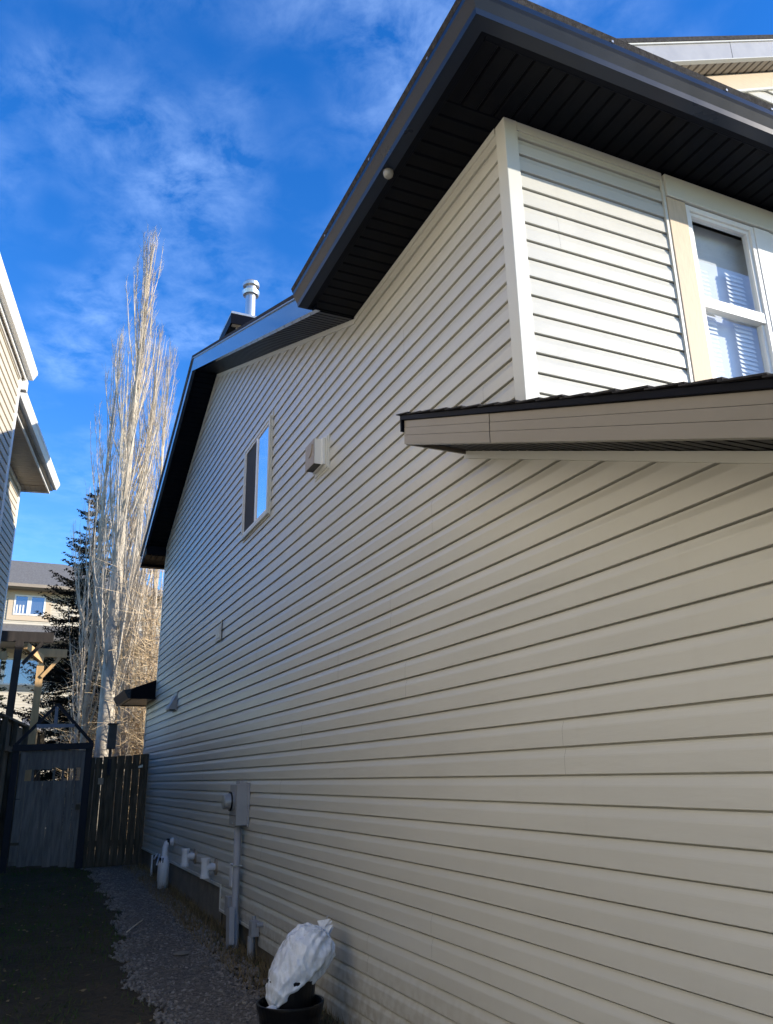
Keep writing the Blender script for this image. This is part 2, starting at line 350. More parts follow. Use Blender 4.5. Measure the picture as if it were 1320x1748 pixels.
# rake soffits + rake fascia
mb = soffit_strip(MB(), (0, 5.25, zB(5.25)+.005), (0, YPK, ZPK+.005), (XO, 0, 0), .10, gap=.012)
soffit_strip(mb, (0, YPK, ZPK+.005), (0, 14.40, zC(14.40)+.005), (XO, 0, 0), .10)
mb.build('rake_soffit', 'soffit', H)
mb = MB()
def rake(mb, y0, y1, zf, lo, hi, x0, x1):
    mb.hexa([(x0, y0, zf(y0)+lo), (x1, y0, zf(y0)+lo), (x1, y1, zf(y1)+lo), (x0, y1, zf(y1)+lo), (x0, y0, zf(y0)+hi), (x1, y0, zf(y0)+hi), (x1, y1, zf(y1)+hi), (x0, y1, zf(y1)+hi)])
rake(mb, 5.16, YPK, zB, -.012, .185, XO-.014, XO); rake(mb, YPK, 14.9, zC, -.012, .185, XO-.014, XO)
rake(mb, 5.16, YPK, zB, -.012, -.002, XO, XO+.03); rake(mb, YPK, 14.4, zC, -.012, -.002, XO, XO+.03)
mb.build('rake_fascia', 'dark', H)
mb = MB(); rake(mb, 5.16, YPK, zB, .187, .197, XO-.028, XO); rake(mb, YPK, 14.9, zC, .187, .197, XO-.028, XO)
mb.build('drip_edge', 'galv', H)
# eave return box at the rear end of the rake
mb = MB(); mb.prism([(XO, 14.39, 3.99), (XO, 14.87, 3.80), (XO, 14.87, 3.78), (XO, 14.39, 3.87)], (-XO-.004, 0, 0))
mb.prism([(XO-.01, 14.87, 3.75), (XO-.01, 14.99, 3.75), (XO-.01, 15.0, 3.99), (XO-.01, 14.87, 3.99)], (3.2, 0, 0))
mb.box(XO, 0, 14.375, 14.39, 3.86, 4.02); mb.build('eave_return', 'darkm', H)
soffit_strip(MB(), (XO, 14.395, 3.85), (2.8, 14.395, 3.85), (0, .47, -.05), .1).build('rear_soffit', 'soffit', H, label='brown grey level soffit at rear eave')
# --- lower roof over the garage
def zL(y): return 1.73-.388*(3.603-y)
Y0L, Y1L, XL = .45, 3.585, -.392
mb = soffit_strip(MB(), (0, Y0L, zL(Y0L)), (0, Y1L, zL(Y1L)), (XL, 0, 0), .085, gap=.010); mb.build('garage_soffit', 'soffit', H)
mb = MB()
for lo, hi, o in ((-.022, .030, .012), (.032, .074, .0105), (.076, .116, .009)):
    for ya, yb, e in ((Y0L, 2.735, 0), (2.737, Y1L, .0025)):
        rake(mb, ya, yb, zL, lo, hi, XL-o-e, XL)
mb.box(XL, 0, Y1L, Y1L+.012, zL(Y1L)-.02, zL(Y1L)+.115)
rake(mb, Y0L, Y1L, zL, -.022, -.012, XL, XL+.025)
mb.build('garage_fascia', 'fascia', H)
mb = MB(); rake(mb, Y0L, Y1L+.03, zL, .118, .146, XL-.024, XL-.001); mb.box(XL-.024, XL+.03, Y1L+.014, Y1L+.03, zL(Y1L)+.06, zL(Y1L)+.155)
mb.build('garage_drip_edge', 'darkm', H, bevel=.002)
mb = MB(); rnd = random.Random(3)
y = Y0L; xs = [XL-.03]
while y < Y1L+.02:                                      # shingle courses, each lapping the next
    y1 = min(y+.145, Y1L+.035); x = XL-.034
    while x < 7.0:
        w = rnd.uniform(.22, .36) if x < 1.5 else 3; j = rnd.uniform(-.003, .003)
        x1 = min(x+w, 7.0); t = rnd.uniform(.004, .007)
        a, b = zL(y)+.154, zL(y1)+.154
        xa = x+(rnd.uniform(-.008, .004) if x < XL else 0)
        mb.hexa([(xa, y+j, a+.001), (x1-.003, y+j, a+.001), (x1-.003, y1+.02, b), (xa, y1+.02, b), (xa, y+j, a+.002+t), (x1-.003, y+j, a+.002+t), (x1-.003, y1+.02, b+.006), (xa, y1+.02, b+.006)])
        x = x1
    y += .145
rake(mb, Y0L, Y1L, zL, .125, .149, XL, 7)
mb.build('garage_roof', 'shingle', H)
# --- street end of the garage
MB().box(-.02, .07, .86, .899, -1.6, .64).build('corner_post', 'trim', H, bevel=.003)
siding(MB(), (0, .90, 0), (1, 0, 0), (0, -1, 0), -14, 5, lambda z: (.07, .9), seed=77).build('garage_front_wall', 'siding', H)
gd = MB(); gd.box(.9, 1.0, .84, .9, -1.6, .50); gd.box(6.0, 6.1, .84, .9, -1.6, .50); gd.box(1.0, 6.0, .84, .9, .40, .50); gd = gd.build('garage_door', 'trim', H)
for r_ in range(4): MB().box(1.0, 6.0, .87, .89, -1.6+r_*.5, -1.11+r_*.5).build('door_section', 'white', gd, bevel=.006)
# --- front window group
W = MB()
W.box(1.127, 6, 2.975, 3.012, 3.352, 3.512); hd = W.build('header_board', 'trim', H, bevel=.003)
MB().box(1.127, 1.275, 2.985, 3.012, 1.2, 3.349).build('side_board', 'beige', H, bevel=.003)
MB().box(1.275, 6, 2.980, 3.4, 1.2, 1.45).build('sill_board', 'trim', H)
def sash_window(x0, x1, z0, zr, z1, parent=H):
    f = MB(); yo, yi = 2.992, 3.06
    f.box(x0, x0+.032, yo, yi, z0, z1); f.box(x1-.032, x1, yo, yi, z0, z1); f.box(x0+.032, x1-.032, yo, yi, z1-.035, z1); f.box(x0+.032, x1-.032, yo, yi, z0, z0+.04)
    fr = f.build('window', 'white', parent, bevel=.002)
    s = MB(); a, b = x0+.033, x1-.033
    s.box(a, b, 2.998, 3.05, zr-.035, zr+.035)
    s.box(a, a+.022, 3.006, 3.045, zr+.036, z1-.036); s.box(b-.022, b, 3.006, 3.045, zr+.036, z1-.036); s.box(a+.022, b-.022, 3.006, 3.045, z1-.06, z1-.036)
    s.box(a, a+.022, 3.016, 3.055, z0+.04, zr-.036); s.box(b-.022, b, 3.016, 3.055, z0+.04, zr-.036)
    s.build('sash', 'white', fr, bevel=.0015)
    MB().add([(a+.022, 3.024, zr+.036), (b-.022, 3.024, zr+.036), (b-.022, 3.024, z1-.06), (a+.022, 3.024, z1-.06)], [(0, 1, 2, 3)]).build('pane', 'glass', fr)
    MB().add([(a+.022, 3.034, z0+.04), (b-.022, 3.034, z0+.04), (b-.022, 3.034, zr-.036), (a+.022, 3.034, zr-.036)], [(0, 1, 2, 3)]).build('pane', 'glass', fr)
    w = b-a
    for c0, c1, zt in ((a+.025, a+.36*w, z1-.36), (a+.66*w, b-.025, z1-.34)):  # blinds cut narrow so their white imitates bright patches in the glass
        bl = MB(); z = z0+.05
        while z < zt:
            bl.hexa([(c0, 3.085, z), (c1, 3.085, z), (c1, 3.095, z+.027), (c0, 3.095, z+.027), (c0, 3.0865, z), (c1, 3.0865, z), (c1, 3.0965, z+.027), (c0, 3.0965, z+.027)])
            z += .031
        bl.build('blind', 'blind', fr)
    MB().box(a-.02, b+.10, 3.125, 3.13, z0, z1).build('sky_reflection_panel', 'skybacking', fr)  # pale blue-grey panel added to stand in for reflected sky
sash_window(1.278, 1.852, 1.45, 2.664, 3.345)
sash_window(1.995, 2.60, 1.45, 2.664, 3.345)
MB().box(1.854, 1.993, 2.986, 3.06, 1.45, 3.345).build('mullion', 'white', H, bevel=.003)
MB().box(2.602, 6, 2.99, 3.06, 1.45, 3.35).build('far_wall', 'siding', H)
# --- side window
fr = MB(); a, b, z0, z1 = 7.60, 8.68, 2.585, 3.69
for (p, q, r, s_) in ((a, a+.045, z0, z1), (b-.045, b, z0, z1), (a+.045, b-.045, z1-.045, z1), (a+.045, b-.045, z0, z0+.045)): fr.box(-.045, .0, p, q, r, s_)
w = fr.build('window', 'trim', H, bevel=.003, label='small two part sliding window on the side wall')
s = MB()
for (p, q, r, s_) in ((a+.047, a+.07, z0+.047, z1-.047), (8.10, 8.15, z0+.047, z1-.047), (b-.07, b-.047, z0+.047, z1-.047), (a+.07, 8.10, z1-.07, z1-.047), (8.15, b-.07, z1-.07, z1-.047), (a+.07, 8.10, z0+.047, z0+.07), (8.15, b-.07, z0+.047, z0+.07)): s.box(-.036, -.016, p, q, r, s_)
s.build('sash', 'white', w)
MB().box(-.026, -.022, a+.07, 8.10, z0+.07, z1-.07).build('pane', 'pane', w)
MB().box(-.026, -.022, 8.15, b-.07, z0+.07, z1-.07).build('insect_screen', 'screen', w)
j = MB()
j.box(-.022, -.012, a-.024, a-.002, z0-.02, z1+.05); j.box(-.022, -.012, b+.002, b+.02, z0-.02, z1+.02); j.box(-.022, -.012, a-.002, b+.002, z0-.02, z0-.003); j.box(-.022, -.012, a-.002, b+.002, z1+.003, z1+.02)
j.build('j_channel', 'trim', w)
# --- box vent on the wall
blk = MB(); blk.box(-.026, .0, 5.86, 6.17, 2.46, 2.745); blk.box(-.018, 0, 5.838, 6.19, 2.44, 2.765)
blk = blk.build('box_vent', 'trim', H, bevel=.003)
h = MB(); x0, x1, ya, yb, za, zb_ = -.113, -.027, 5.935, 6.155, 2.508, 2.728
h.box(x0, x1, ya, ya+.006, za, zb_); h.box(x0, x1, yb-.006, yb, za, zb_); h.box(x0, x1, ya, yb, zb_, zb_+.006)
h.box(-.05, -.027, 5.90, 6.165, 2.50, 2.74)
h.build('hood', 'white', blk, bevel=.002)
h = MB(); c = (ya+yb)/2; pts = [(ya, za), (ya, zb_)]+[(yb, zb_), (yb, za)]
arc = [(c-.07, zb_-.03)]+[(c-.07*math.cos(t*math.pi/10), zb_-.05-.085*math.sin(t*math.pi/10)) for t in range(11)]+[(c+.07, zb_-.03)]
h.box(x0-.004, x0, ya-.003, yb+.003, za-.002, zb_+.004); h.build('hood_face', 'tan', blk, bevel=.0015)
h = MB(); h.prism([(x0-.0045, p, q) for p, q in arc], (-.006, 0, 0)); h.build('hood_flap', 'tan', blk, bevel=.002, label='rounded tan flap on vent face')
MB().box(x0+.004, x1, ya+.007, yb-.007, za-.001, za+.004).build('vent_shadow_sheet', 'black', blk)  # black sheet painting in the shadow of the vent's hollow
# --- blank mounting plate
pl = MB(); pl.box(-.030, 0, 9.55, 9.83, 1.60, 1.79); pl = pl.build('mounting_block', 'trim', H, bevel=.004)
q = MB(); q.box(-.034, -.0302, 9.59, 9.79, 1.63, 1.76); q.build('cover_plate', 'siding', pl, bevel=.002)
MB().box(-.024, -.012, 9.53, 9.548, 1.585, 1.83).build('j_channel', 'dark', pl)
# --- wedge exhaust hood
hd = MB(); ya, yb = 12.33, 12.60
hd.prism([(-.012, ya, 1.235), (-.125, ya, 1.02), (-.125, ya, 1.0), (-.012, ya, .995)], (0, yb-ya, 0)); hd.box(-.024, -.004, ya-.03, yb+.03, .97, 1.25)
hd = hd.build('exhaust_hood', 'grey', H, bevel=.003)
MB().box(-.115, -.03, ya+.01, yb-.01, .985, .994).build('hood_shadow_plate', 'black', hd)  # black plate carries the shadow inside the hood as colour
# --- electric meter, conduit and boxes
e = MB(); e.box(-.135, -.02, 8.02, 8.30, -.415, -.045); e.box(-.03, -.012, 8.0, 8.32, -.43, -.03); e.box(-.10, -.03, 8.06, 8.22, -.045, -.01)
e = e.build('electric_meter', 'grey', H, bevel=.004)
MB().lathe((-.135, 8.17, -.20), [(.085, 0), (.088, .02), (.074, .022), (.072, .09), (.062, .10), (.01, .103)], 28, (-1, 0, 0)).build('meter_dial', 'galv', e, smooth=False)
MB().lathe((-.157, 8.17, -.20), [(.0895, 0), (.0895, .012)], 28, (-1, 0, 0)).build('dial_ring', 'black', e)
MB().tube([(-.085, 8.13, -.42), (-.085, 8.13, -1.17), (-.087, 8.10, -1.22), (-.10, 8.02, -1.42), (-.10, 8.02, -1.62)], .034, 14).build('conduit', 'grey', e, smooth=True)
k = MB(); k.beam((-.135, 8.10, -1.13), (-.15, 8.0, -1.43), .05, .12, (0, 1, 0)); k.build('conduit_shield', 'grey', e, bevel=.004)
MB().box(-.12, -.05, 8.16, 8.26, -.96, -.76).build('small_cover', 'pvc', e, bevel=.004)
MB().box(-.142, -.135, 8.14, 8.18, -.405, -.385).build('lid_screw', 'galv', e)
MB().box(-.139, -.1345, 8.035, 8.285, -.33, -.325).build('cover_seam', 'darkgrey', e)
MB().box(-.13, -.04, 8.085, 8.18, -.775, -.765).build('pipe_strap', 'galv', e)
k = MB(); k.box(-.12, -.03, 8.28, 8.40, -1.22, -1.06); k.box(-.11, -.04, 8.24, 8.34, -1.33, -1.215); k.tube([(-.09, 8.2, -1.36), (-.09, 8.2, -1.44)], .02, 8)
k.build('cable_box', 'grey', e, bevel=.004)
k = MB(); k.box(-.09, -.02, 7.51, 7.60, -1.29, -1.17); k.tube([(-.08, 7.56, -1.29), (-.08, 7.56, -1.62)], .028, 10); k.tube([(-.04, 7.62, -1.14), (-.04, 7.62, -1.62)], .016, 8); k.tube([(-.01, 7.42, -1.185), (-.07, 7.42, -1.185)], .018, 8)
k.build('cable_riser', 'grey', e, bevel=.002)
# --- two white furnace vents and sump pipe
def tee(y, z):
    t = MB(); t.tube([(-.0, y, z), (-.12, y, z)], .036, 16); t.tube([(-.085, y, z), (-.12, y, z)], .043, 16)
    t.tube([(-.130, y, z-.10), (-.130, y, z+.085)], .043, 16); t.tube([(-.130, y, z-.105), (-.130, y, z-.07)], .050, 16); t.tube([(-.130, y, z+.06), (-.130, y, z+.09)], .050, 16)
    t.tube([(-.05, y, z), (-.07, y, z)], .043, 16)
    t = t.build('intake_pipe', 'pvc', H, smooth=False)
    MB().lathe((-.010, y, z), [(.085, 0), (.082, .012), (.05, .016)], 24, (-1, 0, 0)).build('wall_flange', 'tan', t)
tee(9.30, -.885); tee(10.42, -.860)
t = MB(); t.tube([(-.02, 11.86, -.785), (-.055, 11.86, -.785)], .055, 16); t.tube([(-.05, 11.86, -.785), (-.075, 11.86, -.785), (-.11, 11.85, -.80), (-.13, 11.83, -.85), (-.138, 11.80, -.93), (-.138, 11.80, -1.0)], .038, 14)
t.tube([(-.138, 11.80, -.95), (-.138, 11.80, -1.03), (-.138, 11.80, -1.06), (-.138, 11.80, -1.42)], [.042, .066, .072, .072], 18)
t = t.build('sump_pipe', 'pvc', H, smooth=True)
q = MB()
for a in (-2.6, -2.0, -3.2): q.box(-.138+.058*math.cos(a)-.008, -.138+.058*math.cos(a)+.004, 11.80+.058*math.sin(a)-.008, 11.80+.058*math.sin(a)+.008, -1.03, -.97)
MB().lathe((-.075, 11.86, -.785), [(.045, 0), (.045, .035)], 16, (-1, 0, 0)).build('rubber_coupling', 'black', t)
q.build('pipe_slot', 'black', t)
q = MB(); q.beam((-.02, 12.9, -1.02), (-.20, 12.0, -1.07), .02, .02); q.tube([(-.10, 12.45, -1.04), (-.10, 12.45, -1.36)], .012, 6); q.tube([(-.10, 13.05, -1.03), (-.10, 13.05, -1.36)], .014, 6)
q.beam((-.02, 13.1, -1.02), (-.16, 12.5, -1.04), .015, .015)
q.build('window_well_rail', 'pvc', H)
MB().box(-.0065, .012, 12.2, 13.3, -1.34, -1.06).build('basement_window', 'black', H)
# --- single storey rear part with its small eave
mb = MB(); slab(mb, [(-.42, 14.46, 1.50), (-.42, 16.0, 1.50), (1.7, 16.0, 2.3), (1.7, 14.46, 2.3)], .03); mb.build('rear_roof', 'shingle', H)  # kept narrow out of view so the trees stay sunlit
mb = MB(); mb.box(-.43, -.40, 14.46, 15.98, 1.33, 1.49); mb.prism([(-.41, 14.445, 1.33), (-.01, 14.445, 1.33), (-.01, 14.445, 1.66), (-.41, 14.445, 1.50)], (0, .012, 0)); mb.box(-.40, 1.7, 15.95, 15.98, 1.33, 1.49)
mb.build('rear_fascia', 'darkm', H)
soffit_strip(MB(), (0, 14.46, 1.345), (0, 15.95, 1.345), (-.40, 0, 0), .1).build('rear_eave_soffit', 'fascia', H)
soffit_strip(MB(), (0, 15.37, 1.343), (1.7, 15.37, 1.343), (0, .58, 0), .1).build('rear_eave_soffit', 'fascia', H)
mb = MB(); mb.prism([(-.55, 14.4, 1.47), (-.47, 14.4, 1.33), (-.43, 14.4, 1.33), (-.43, 14.4, 1.49)], (0, 1.65, 0)); mb.build('rear_gutter', 'gutter', H)
# --- chimney chase
c = MB(); c.box(.20, .80, 10.47, 11.02, 4.9, 6.42)
c = c.build('chimney', 'siding', H)
k = MB(); k.box(.19, .24, 10.455, 10.469, 4.9, 6.41); k.box(.185, .199, 10.455, 10.50, 4.9, 6.41); k.build('chimney_trim', 'white', c)
k = MB(); k.prism([(.09, 10.355, 6.42), (.91, 10.355, 6.42), (.91, 11.13, 6.42), (.09, 11.13, 6.42)], (0, 0, .012)); k.box(.09, .91, 10.34, 10.355, 6.40, 6.56); k.box(.075, .09, 10.34, 11.15, 6.40, 6.56)
k.build('chimney_eave', 'darkm', c); MB().box(.075, .925, 10.335, 11.15, 6.562, 6.60).build('chimney_cap', 'galv', c, bevel=.004)
MB().box(.11, .89, 10.38, 10.46, 6.408, 6.418).build('chimney_soffit', 'tan', c)
k = MB(); k.lathe((.42, 10.6, 6.6), [(.10, 0), (.078, .05), (.078, .52), (.12, .50), (.135, .56), (.085, .57), (.085, .66), (.125, .655), (.13, .70), (.11, .73), (.02, .745)], 28)
k.build('flue_pipe', 'steel', c, smooth=False)
# --- street facing gable above the front corner
G = MB(); YW, YO, SG = 3.40, 3.21, .473
def zg(x, z0=4.63, x0=1.146): return z0+SG*(x-x0)       # underside of the raking eave
G.prism([(1.5, YW, zg(1.5)+.0), (9, YW, zg(9)-2*SG*4), (5, YW, zg(5)), ][::-1]+[], (0, .01, 0)) if False else None
XP = 5.4
def limg(z):
    a = 1.146+(z-4.63)/SG; a = max(a, .95)
    return (a, 2*XP-a) if a < XP else None
siding(G, (0, YW, 0), (1, 0, 0), (0, -1, 0), 38, 56, limg, seed=21); G.build('gable_wall', 'siding', H)
G = MB(); G.prism([(.9, YW+.01, 4.2), (2*XP-.9, YW+.01, 4.2), (2*XP-.9, YW+.01, zg(.9)), (XP, YW+.01, zg(XP)), (.9, YW+.01, zg(.9))], (0, 3.5, 0)); G.build('gable_sheathing', 'room', H)
def grake(mb, x0, x1, lo, hi, y0, y1):
    for s in (1, -1):
        f = (lambda x: x) if s == 1 else (lambda x: 2*XP-x)
        mb.hexa([(f(x0), y0, zg(x0)+lo), (f(x1), y0, zg(x1)+lo), (f(x1), y1, zg(x1)+lo), (f(x0), y1, zg(x0)+lo), (f(x0), y0, zg(x0)+hi), (f(x1), y0, zg(x1)+hi), (f(x1), y1, zg(x1)+hi), (f(x0), y1, zg(x0)+hi)])
G = MB(); grake(G, .6, XP, .16, .20, YO-.03, 7); G.build('gable_roof', 'shingle', H)
G = MB(); grake(G, .6, XP, .145, .158, YO-.026, YO); G.build('gable_drip_edge', 'trim', H)
G = MB(); grake(G, .6, 2.26, -.012, .143, YO-.014, YO); grake(G, 2.263, XP, -.012, .143, YO-.016, YO); G.build('gable_fascia', 'grey', H)
G = MB(); grake(G, .6, XP, -.02, -.013, YO-.02, YO+.02); G.build('gable_fascia_lip', 'trim', H)
soffit_strip(MB(), (.6, YO, zg(.6)), (XP, YO, zg(XP)), (0, YW-YO, 0), .10, gap=.016).build('gable_soffit', 'fascia', H)
G = MB(); grake(G, .9, XP, -.16, -.005, YW-.03, YW-.0165); G.build('frieze_board', 'beigeh', H)
G = MB(); grake(G, .9, XP, -.185, -.162, YW-.034, YW-.0165); G.build('frieze_trim', 'trim', H)

# ================================================================ NEIGHBOUR HOUSE (turned 9.5 degrees)
D = V((.165, .98629, 0)).normalized(); NN = V((D.y, -D.x, 0))
def F(d, n, z): return D*d+NN*n+V((0, 0, z))
def fbox(mb, d0, d1, n0, n1, z0, z1):
    return mb.hexa([F(d0, n0, z0), F(d1, n0, z0), F(d1, n1, z0), F(d0, n1, z0), F(d0, n0, z1), F(d1, n0, z1), F(d1, n1, z1), F(d0, n1, z1)])
NB = thing('house', tuple(F(8, -6, -1.5)), 'cream sided neighbouring house with white gutters at the left edge', 'house')
WN_, W2 = -4.235, -4.853
mb = siding(MB(), NN*WN_, D, NN, -14, 43, lambda z: (-1.5, 9.50) if z < 4.88 else None, seed=31); mb.build('side_wall', 'cream', NB)  # street end run on out of view to bounce warm sunlight back
mb = siding(MB(), NN*W2, D, NN, -14, 42, lambda z: (9.4, 13.50) if z < 4.76 else None, seed=32); mb.build('rear_side_wall', 'cream', NB)
mb = MB(); fbox(mb, -1.5, 9.55, -12, WN_-.008, -1.8, 4.87); fbox(mb, 9.55, 13.55, -12, W2-.008, -1.8, 4.77); mb.build('sheathing', 'cream', NB)
mb = MB(); fbox(mb, 9.50, 9.589, WN_-.1, WN_+.02, -1.5, 4.87); mb.build('corner_post', 'white', NB, bevel=.003)
fbox(MB(), 13.50, 13.585, W2-.01, W2+.02, -1.5, 4.77).build('corner_post', 'white', NB, bevel=.003)
mb = MB(); fbox(mb, -1.5, 9.5, WN_+.002, WN_+.03, 4.82, 4.868); fbox(mb, 9.6, 13.5, W2+.002, W2+.03, 4.70, 4.76); mb.build('frieze_trim', 'white', NB)
# eaves
mb = MB(); fbox(mb, -1.7, 9.72, WN_+.001, WN_+.055, 4.868, 4.885); fbox(mb, 9.7, 9.73, -8, WN_+.055, 4.868, 5.0); mb.build('front_soffit', 'tan', NB)
mb = MB(); fbox(mb, -1.7, 9.73, WN_+.055, WN_+.07, 4.85, 5.02); fbox(mb, 9.60, 9.70, WN_-.1, WN_+.08, 4.72, 4.866); mb.build('front_fascia', 'white', NB, bevel=.003)
def ngut(mb, d0, d1, n0, zt):
    pr = [(0, 0), (0, -.12), (.06, -.12), (.09, -.06), (.105, -.04), (.105, 0), (.095, 0), (.09, -.03), (.05, -.105), (.01, -.105), (.01, 0)]
    return mb.prism([F(d0, n0+a, zt+b) for a, b in pr], D*(d1-d0))
ngut(MB(), -1.7, 9.70, WN_+.071, 5.02).build('gutter', 'white', NB)
mb = MB()
mb.hexa([F(9.6, W2, 4.775), F(13.42, W2, 4.775), F(13.42, W2+.43, 4.775), F(9.6, W2+.43, 4.775), F(9.6, W2, 4.79), F(13.42, W2, 4.79), F(13.42, W2+.43, 4.79), F(9.6, W2+.43, 4.79)])
for i in range(36):
    d = 9.62+i*.103; fbox(mb, d, d+.094, W2+.002, W2+.428, 4.768, 4.776)
mb.build('rear_soffit', 'tan', NB)
mb = MB()
for i in range(5): fbox(mb, 13.43, 13.72, W2+i*.086, W2+i*.086+.079, 4.768, 4.776)
fbox(mb, 13.42, 13.74, -9, W2+.43, 4.777, 4.79); mb.build('end_soffit', 'tan', NB)
mb = MB(); fbox(mb, 9.6, 13.76, W2+.43, W2+.452, 4.755, 4.93); fbox(mb, 13.745, 13.76, -9, W2+.43, 4.755, 4.93); mb.build('rear_fascia', 'white', NB, bevel=.003)
ngut(MB(), 9.6, 13.74, W2+.50, 4.94).build('rear_gutter', 'white', NB)
fbox(MB(), 9.6, 13.74, W2+.452, W2+.50, 4.80, 4.815).build('gutter_hanger', 'tan', NB)
mb = MB()
def fpoly(mb, pts, th=.03): return slab(mb, [F(*p) for p in pts], th)
fpoly(mb, [(-1.8, WN_+.14, 5.035), (9.75, WN_+.14, 5.035), (9.75, -8, 6.2), (-1.8, -8, 6.2)])
fpoly(mb, [(9.3, W2+.57, 4.96), (13.8, W2+.57, 4.96), (11, -8, 6.1), (9.3, -8, 6.1)])
mb.build('roof', 'shingleg', NB)

# ================================================================ GROUND
def gz(x, y):
    t = min(max(y, -3), 13.8)
    return -1.66+.0255*t
mb = MB(); xs = [-400, -150, -60, -25, -12]+[-8+.4*i for i in range(26)]+[6, 15, 30, 80, 400]; ys = [-150, -40, -12, -5]+[-2+.4*i for i in range(46)]+[20, 26, 34, 50, 90, 200, 500]
for y in ys:
    for x in xs:
        near = abs(x) < 9 and -3 < y < 17
        mb.v.append((x, y, gz(x, y)+(noise.noise(V((x*1.3, y*1.3, 0)))*.022 if near else 0)))
nx = len(xs)
for j in range(len(ys)-1):
    for i in range(nx-1): mb.f.append((j*nx+i, j*nx+i+1, (j+1)*nx+i+1, (j+1)*nx+i))
g = mb.build('ground', 'soil', kind='structure', smooth=True)
MB().box(-2.6, 7.5, -16, -.5, -1.75, -1.635).build('bounce_paving', 'paving', kind='structure')  # unseen slab added to bounce sunlight onto the lower wall
# gravel strip beside the house
def gl(y):          # left edge of the gravel
    pts = [(4.6, -.55), (5.5, -.92), (6.4, -1.10), (7.7, -1.13), (10.3, -.88), (14.1, -.86), (14.6, -.9)]
    for (a, xa), (b, xb) in zip(pts, pts[1:]):
        if a <= y <= b: return xa+(xb-xa)*(y-a)/(b-a)+.05*math.sin(y*5.1)+.03*math.sin(y*13)
    return -.5
mb = MB(); n = 60
for j in range(n+1):
    y = 4.6+10.1*j/n; a = gl(y)
    for i in range(9):
        t = i/8; x = a+(-.30-a)*t if y < 11.4 else a+(-.02-a)*t
        z = gz(x, y)+noise.noise(V((x*1.3, y*1.3, 0)))*.022
        mb.v.append((x, y, z+(.006+.016*math.sin(math.pi*min(1, t*1.0))**.5 if 0 < i < 8 else -.01)))
for j in range(n):
    for i in range(8): mb.f.append((j*9+i, j*9+i+1, (j+1)*9+i+1, (j+1)*9+i))
mb.build('gravel_path', 'gravel', kind='structure', smooth=True)
rnd = random.Random(5); mb = MB()
oct_ = [(1, 0, 0), (-1, 0, 0), (0, 1, 0), (0, -1, 0), (0, 0, 1), (0, 0, -1)]; of = [(0, 2, 4), (2, 1, 4), (1, 3, 4), (3, 0, 4), (2, 0, 5), (1, 2, 5), (3, 1, 5), (0, 3, 5)]
for i in range(9000):
    y = 4.7+9.7*rnd.random()**1.25; a = gl(y); x = a-.05*rnd.random()**3+(-.12-a)*rnd.random(); r = rnd.uniform(.007, .026)
    z = gz(x, y)+noise.noise(V((x*1.3, y*1.3, 0)))*.022+.012; rot = Matrix.Rotation(rnd.uniform(0, 6), 3, V((rnd.random(), rnd.random(), rnd.random()+.1)).normalized())
    mb.add([V((x, y, z))+rot @ V((p[0]*r*rnd.uniform(.7, 1.3), p[1]*r, p[2]*r*.7)) for p in oct_], of)
mb.build('gravel_stones', 'stone', kind='stuff', label='loose grey gravel along the house foundation', category='gravel')
mb = MB()
for i in range(42000):
    y = 4+12*rnd.random()**1.2; x = -3.4+3.4*rnd.random()
    inside = gl(y) < x < -.25 and 4.7 < y
    dens = .5+.5*noise.noise(V((x*.9, y*.6, 3)))
    if inside or rnd.random() > dens*.8+.12*(y > 7): continue
    if -1.5 < x < -.6 and y < 8 and rnd.random() < .75: continue
    z = gz(x, y)+noise.noise(V((x*1.3, y*1.3, 0)))*.022-.004; h = rnd.uniform(.02, .055); a = rnd.uniform(0, 6.3); l = V((rnd.uniform(-.03, .03), rnd.uniform(-.03, .03), h)); s = V((math.cos(a), math.sin(a), 0))*.005
    p = V((x, y, z)); mb.add([p-s, p+s, p+l], [(0, 1, 2)])
mb.build('grass', 'grass', kind='stuff', label='short dark winter grass over the side yard', category='grass')
mb = MB()
for i in range(340):
    y = 4.5+9*rnd.random(); x = -3+2.95*rnd.random(); z = gz(x, y)+noise.noise(V((x*1.3, y*1.3, 0)))*.022+.012
    if x > -.4: z += .01
    r = rnd.uniform(.012, .03); a = rnd.uniform(0, 6.3); c_, s_ = math.cos(a)*r, math.sin(a)*r; t = rnd.uniform(-.01, .012)
    mb.add([(x-c_, y-s_, z), (x+s_*.5, y-c_*.5, z+t), (x+c_, y+s_, z+.006), (x-s_*.5, y+c_*.5, z+.004)], [(0, 1, 2, 3)])
mb.build('leaf_litter', 'leaf', kind='stuff', label='scattered dry leaves on the soil', category='leaves')
mb = MB()      # weeds and litter at the foot of the wall
for i in range(5200):
    y = 4.4+10*rnd.random()**1.1; x = -.02-.34*rnd.random()**1.6; z = gz(x, y)-.005; h = rnd.uniform(.03, .12); a = rnd.uniform(0, 6.3)
    l = V((rnd.uniform(-.05, .05), rnd.uniform(-.05, .05), h)); s = V((math.cos(a), math.sin(a), 0))*.004; p = V((x, y, z)); mb.add([p-s, p+s, p+l], [(0, 1, 2)])
mb.build('wall_weeds', 'leaf', kind='stuff', label='dry weeds along the foot of the wall', category='weeds')
st = MB(); st.tube([(-.93, 9.0, gz(0, 9)+.035), (-.80, 9.3, gz(0, 9)+.05), (-.70, 9.6, gz(0, 9)+.04)], .007, 6)
st.build('stick', 'twig', loc=(-.8, 9.3, -1.42), label='short pale stick lying on the gravel', category='stick')
st = MB(); st.lathe((-.60, 7.9, gz(0, 7.9)+.03), [(.05, -.02), (.075, .0), (.06, .008), (.03, .012)], 9); st.build('flat_stone', 'concrete', loc=(-.6, 7.9, -1.45), label='flat pale stone lying in the gravel', category='stone')

